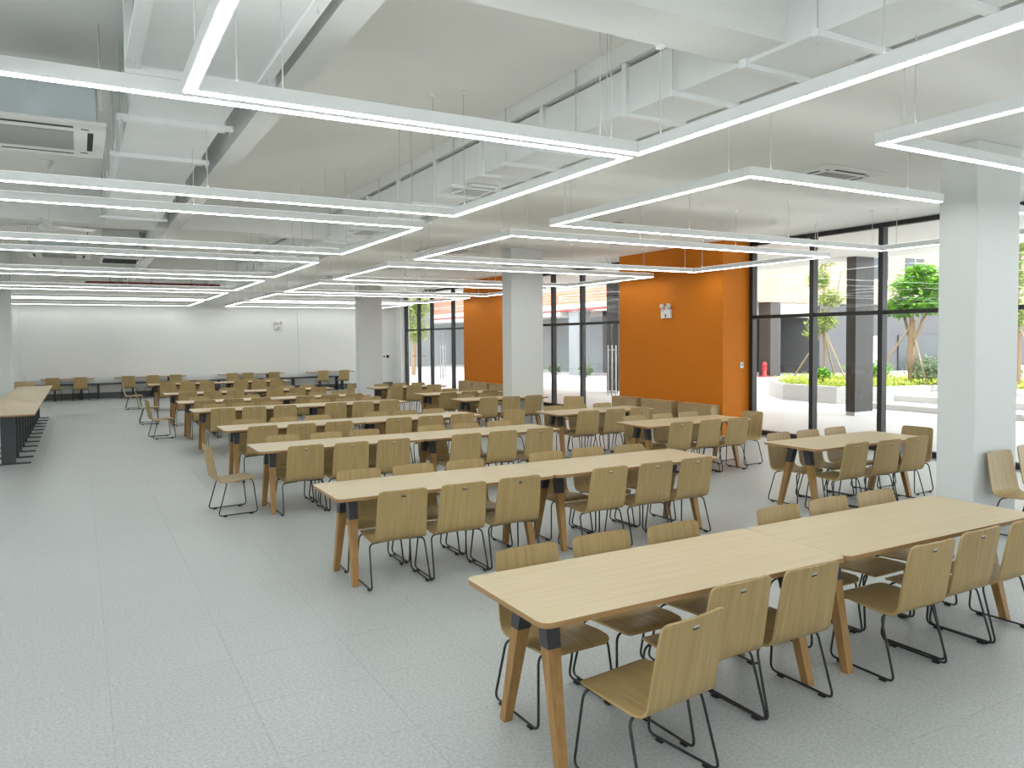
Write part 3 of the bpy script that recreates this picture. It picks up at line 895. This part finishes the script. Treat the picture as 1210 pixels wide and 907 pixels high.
# planter with plants
pl = thing('planter', 'long pale stone planter in the courtyard', 'planter', (0, 0, ZG))
poly = [(22.9, 10.0), (27.0, 9.0), (28.0, 17.0), (25.0, 20.2), (21.2, 19.2), (19.95, 17.45), (20.0, 15.45), (20.9, 14.6), (22.9, 14.3)]
n = len(poly)
cx_, cy_ = 23.5, 14.8
for i in range(n):
    a, b = Vector(poly[i]), Vector(poly[(i + 1) % n])
    d = (b - a).normalized(); nn = Vector((-d.y, d.x))
    if nn.dot(Vector((cx_, cy_)) - a) < 0: nn = -nn
    a2, b2 = a + nn * .25, b + nn * .25
    MB().prism([tuple(a), tuple(b), tuple(b2), tuple(a2)] if (b - a).cross(nn) > 0 else [tuple(a2), tuple(b2), tuple(b), tuple(a)], 0, .52, 0, 0).build('wall_panel', M_STONE, pl)
inner = [tuple(Vector((cx_, cy_)) + (Vector(p) - Vector((cx_, cy_))) * .965) for p in poly]
MB().prism(inner, 0.01, .46).build('soil', M_SOIL, pl)
for k, (x0, x1, y0, y1, z) in enumerate(((19.5, 22.85, 8.5, 14.2, .16), (20.6, 22.85, 8.5, 14.0, .34))):
    o = MB().bbox(x0, x1, y0, y1, 0 if k == 0 else .16, z, .01).build('stone_step', M_STONE, None, (0, 0, ZG))
    tag(o, ('lower wide pale stone step before the planter', 'upper pale stone step before the planter')[k], 'step')
def leaves(m, c, rad, n, size, flat=.6, seed=0):
    rnd = random.Random(seed)
    for _ in range(n):
        while True:
            p = Vector((rnd.uniform(-1, 1), rnd.uniform(-1, 1), rnd.uniform(-1, 1)))
            if p.length < 1: break
        p = p * (.55 + .45 * rnd.random())
        q = Vector((c[0] + p.x * rad[0], c[1] + p.y * rad[1], c[2] + p.z * rad[2]))
        u = Vector((rnd.uniform(-1, 1), rnd.uniform(-1, 1), rnd.uniform(-flat, flat))).normalized()
        v = u.cross(Vector((rnd.uniform(-.5, .5), rnd.uniform(-.5, .5), 1))).normalized()
        s = size * rnd.uniform(.6, 1.3)
        m.add([q - u * s, q + v * s * .38, q + u * s, q - v * s * .38], [(0, 1, 2, 3)])
def inpoly(x, y):
    c = False
    for i in range(n):
        (x1, y1), (x2, y2) = inner[i], inner[(i + 1) % n]
        if (y1 > y) != (y2 > y) and x < (x2 - x1) * (y - y1) / (y2 - y1) + x1: c = not c
    return c
rnd = random.Random(3)
m = MB(); cnt = 0
while cnt < 9000:
    x, y = rnd.uniform(19.9, 27.5), rnd.uniform(10, 20)
    if not inpoly(x, y): continue
    if x > 23.5 and rnd.random() < .6: continue
    z = ZG + .46 + rnd.random() ** 1.5 * (.24 + .06 * math.sin(x * 5) * math.cos(y * 4))
    u = Vector((rnd.uniform(-1, 1), rnd.uniform(-1, 1), rnd.uniform(-.2, .9))).normalized(); v = u.cross(Vector((0, 0, 1))).normalized()
    s = rnd.uniform(.05, .10); q = Vector((x, y, z))
    m.add([q - u * s * .4, q + v * s * .4, q + u * s, q - v * s * .4], [(0, 1, 2, 3)])
    cnt += 1
tag(m.build('ground_cover', M_LEAF3), 'yellow-green ground cover filling the stone planter', 'plants', kind='stuff')
for k, (x, y, rx, rz, mt, lab) in enumerate(((23.6, 16.9, .9, .42, M_LEAF2, 'dark green rounded shrub in the planter near the white door'), (23.8, 14.9, .9, .5, M_LEAF4, 'grey-green shrub in the planter under the broad tree'),
        (22.0, 17.6, .35, .28, M_LEAF2, 'small dark green shrub by the slender tree'), (24.2, 13.2, 1.0, .45, M_LEAF4, 'grey-green shrub at the right of the planter'), (19.2, 8.4, .45, .6, M_LEAF2, 'leafy potted shrub seen beyond the nearest column'))):
    b = thing('shrub', lab, 'shrub', (x, y, ZG + (.46 if k < 4 else 0)))
    mm = MB(); leaves(mm, (0, 0, rz), (rx, rx, rz), 900, .09, seed=k)
    mm.build('foliage', mt, b)
    st_ = MB()
    for a in range(4): st_.tube([(0, 0, 0), (.4 * rx * math.cos(a * 1.6), .4 * rx * math.sin(a * 1.6), rz)], .012, 5)
    st_.build('stem', M_BARK, b)
def tree(lab, x, y, zb, trunk, crowns, mt, nleaf, size, stakes, flat=.6, seed=1):
    r = thing('tree', lab, 'tree', (x, y, zb))
    t = MB()
    for pts, rad in trunk: t.tube(pts, rad, 7)
    t.build('trunk', M_BARK, r)
    m = MB()
    tot = sum(c[1][0] * c[1][1] * c[1][2] for c in crowns)
    for i, (c, rad) in enumerate(crowns):
        leaves(m, c, rad, int(nleaf * rad[0] * rad[1] * rad[2] / tot), size, flat, seed * 10 + i)
    m.build('foliage', mt, r)
    for (a, b) in stakes:
        MB().tube([a, b], .03, 6).build('stake', M_STAKE, r)
tree('slender young tree with pale leaves and wooden stakes in the planter', 22.5, 17.9, ZG + .46,
     [([(0, 0, 0), (.05, .02, 1.2), (-.02, .05, 2.4), (.05, 0, 4.4)], [.06, .05, .04, .015]), ([(0, .05, 1.9), (.1, .5, 2.9), (.15, .7, 3.6)], [.03, .02, .01]), ([(0, 0, 2.2), (0, -.5, 3.0), (.1, -.6, 3.9)], [.03, .02, .01])],
     [((0, .1, 2.1), (.5, .7, .45)), ((.05, -.2, 2.9), (.5, .6, .4)), ((0, .25, 3.6), (.45, .55, .5)), ((0, -.15, 4.3), (.4, .5, .4)), ((0, .5, 1.7), (.3, .4, .3))], M_LEAF1, 2600, .085,
     [((-.2, 1.25, 0), (0, .05, 1.75)), ((.1, -.85, 0), (0, 0, 1.8)), ((1.0, .3, 0), (.02, .02, 1.75))], seed=1)
tree('broad umbrella-shaped tree with feathery bright green leaves in the planter', 23.4, 15.26, ZG + .46,
     [([(0, 0, 0), (0, .05, 1.0), (.02, 0, 2.1)], [.10, .11, .10]), ([(0, 0, 1.2), (.1, .3, 2.1), (.2, .6, 2.8)], [.06, .05, .02]), ([(0, 0, 1.2), (0, -.35, 2.1), (.1, -.8, 2.8)], [.06, .05, .02]), ([(0, 0, 2), (0, .1, 3)], [.08, .02])],
     [((0, .35, 2.55), (.9, .75, .42)), ((0, -.55, 2.6), (.9, .8, .45)), ((0, 0, 3.2), (.9, .85, .42)), ((0, -.3, 3.65), (.6, .6, .3)), ((0, -.9, 3.2), (.7, .6, .4))], M_LEAF2, 4200, .12,
     [((-.3, 1.3, 0), (0, .05, 1.9)), ((-.1, -.6, 0), (0, 0, 1.8)), ((.8, .3, 0), (.02, .02, 1.75))], flat=.35, seed=2)
tree('slim leafy tree seen right of the nearest column', 23.5, 12.07, ZG + .46,
     [([(0, 0, 0), (.05, .02, 1.2), (-.02, .05, 2.6), (.05, 0, 4.6)], [.06, .05, .04, .015])],
     [((0, 0, 2.2), (.5, .6, .5)), ((0, .1, 3.2), (.5, .6, .6)), ((0, 0, 4.2), (.5, .6, .6))], M_LEAF1, 2000, .09,
     [((-.2, .8, 0), (0, .05, 1.75)), ((.1, -.8, 0), (0, 0, 1.8))], seed=3)
tree('leafy tree seen through the far glass doors', 17.0, 42.0, ZG,
     [([(0, 0, 0), (.1, 0, 2.0), (0, .1, 4.5)], [.14, .11, .04])],
     [((0, 0, 2.6), (1.1, 1.2, .9)), ((.2, .3, 4.0), (1.2, 1.3, 1.0))], M_LEAF1, 3000, .14, [], seed=4)

# wing across the courtyard (faces the viewer) and side wing
b1 = thing('courtyard_building', 'building across the courtyard with pale brick upper wall and dark ground floor', 'building', (0, 28, ZG))
MB().box(28.3, 70, 0, 9, 3.85, 13).build('upper_wall', M_BRICKP, b1)
MB().box(35.2, 70, .3, 9, 0, 3.85).build('ground_wall', M_EXTDARK, b1)
MB().box(28.4, 35.2, 4.0, 9, 0, 3.85).build('shop_front', M_EXTGLASS, b1)
MB().box(28.4, 35.2, .9, 1.1, 3.1, 3.85).build('fascia', M_EXTSOFFIT, b1)
MB().box(29.0, 29.5, 3.9, 4.1, 0, 2.9).build('pier', M_EXTSOFFIT, b1)
for x in (31.1,):
    MB().bbox(x, x + .75, 0.02, .8, 0, 3.85, .01).build('pillar', M_EXTCOL, b1)
for x in (30.6, 32.4, 33.3, 34.2):
    MB().box(x, x + .06, 3.92, 4.02, 0, 2.9).build('frame_bar', M_FRAME, b1)
w_ = MB().box(39.0, 40.6, -.03, .05, 5.3, 6.6).build('window', M_EXTGLASS, b1); MB().box(39.78, 39.82, -.05, -.03, 5.3, 6.6).build('bar', M_EXTSOFFIT, w_)
w_ = MB().box(42.2, 44, -.03, .05, 5.3, 6.6).build('window', M_EXTGLASS, b1); MB().box(43.08, 43.12, -.05, -.03, 5.3, 6.6).build('bar', M_EXTSOFFIT, w_)
d_ = MB().bbox(39.7, 40.75, .24, .30, 0, 2.05, .01).build('door', M_WHITEDOOR, b1)
MB().box(40.15, 40.2, .20, .25, .95, 1.05).build('door_knob', M_DARK, d_)
MB().box(42.0, 46, .22, .31, 0, 2.1).build('dark_opening', M_EXTGLASS, b1)
b2 = thing('side_building', 'side wing with orange brick upper wall seen through the glass door', 'building', (24, 28.5, ZG))
MB().box(0, 4, .6, 45, 3.9, 13).build('upper_wall', M_BRICKO, b2)
MB().box(-.02, .02, .6, 45, 3.72, 3.95).build('white_band', M_EXTSOFFIT, b2)
MB().box(3.0, 4, 8.5, 45, 0, 3.7).build('ground_wall', M_EXTGREY, b2)
MB().box(0, 4, 8.5, 45, 3.35, 3.72).build('fascia', M_EXTSOFFIT, b2)
for y in (6.6, 12.0, 17.0):
    MB().bbox(0, .8, y, y + 1.0, 0, 3.72, .01).build('pillar', M_EXTGREY, b2)
MB().box(3.8, 3.9, 1.0, 8.3, 0, 3.4).build('shop_front', M_EXTGLASS, b2)
for y in (2.2, 3.4, 4.6, 5.8): MB().box(3.74, 3.82, y, y + .07, 0, 3.4).build('frame_bar', M_FRAME, b2)
MB().tube([(-.1, .8, 3.62), (-.1, 44, 3.62)], .05, 8).build('red_pipe', M_RED, b2)
b3 = thing('far_building', 'grey building far behind the leafy tree', 'building', (0, 55, ZG))
MB().box(8, 23.8, 0, 4, 0, 9).build('wall', M_EXTGREY, b3)
for x in (10, 13, 16, 19):
    w_ = MB().box(x, x + 1.6, -.05, .02, 1.0, 3.0).build('window', M_EXTGLASS, b3)
    MB().box(x + .78, x + .82, -.07, -.05, 1.0, 3.0).build('bar', M_EXTSOFFIT, w_)
for k, (x, y) in enumerate(((23.6, 37.0), (23.5, 39.5), (23.4, 33.6))):
    b = thing('shrub', 'low green shrub outside the glass door, ' + ('middle', 'farthest', 'nearest')[k] + ' of three', 'shrub', (x, y, ZG), 0, 'shrubs outside the glass door')
    mm = MB(); leaves(mm, (0, 0, .35), (.4, .6, .35), 500, .1, seed=30 + k); mm.build('foliage', M_LEAF4, b)
    MB().tube([(0, 0, 0), (0, 0, .3)], .02, 5).build('stem', M_BARK, b)
fh = thing('fire_hydrant', 'red fire hydrant in front of the building across the courtyard', 'hydrant', (30.75, 28.1, ZG))
MB().lathe([(.16, 0), (.16, .08), (.11, .1), (.11, .55), (.14, .58), (.12, .7), (.04, .78)], n=14).build('barrel', M_RED, fh)
for s in (-1, 1): MB().lathe([(.05, 0), (.05, .12), (.065, .12), (.065, .16)], (s * .0, 0, .42), 10, axis='x').build('outlet', M_RED, fh, (0, 0, 0), 0 if s > 0 else PI)
MB().bbox(-.28, .28, -.2, .2, 0, .05, .005).build('base', M_RED, fh)
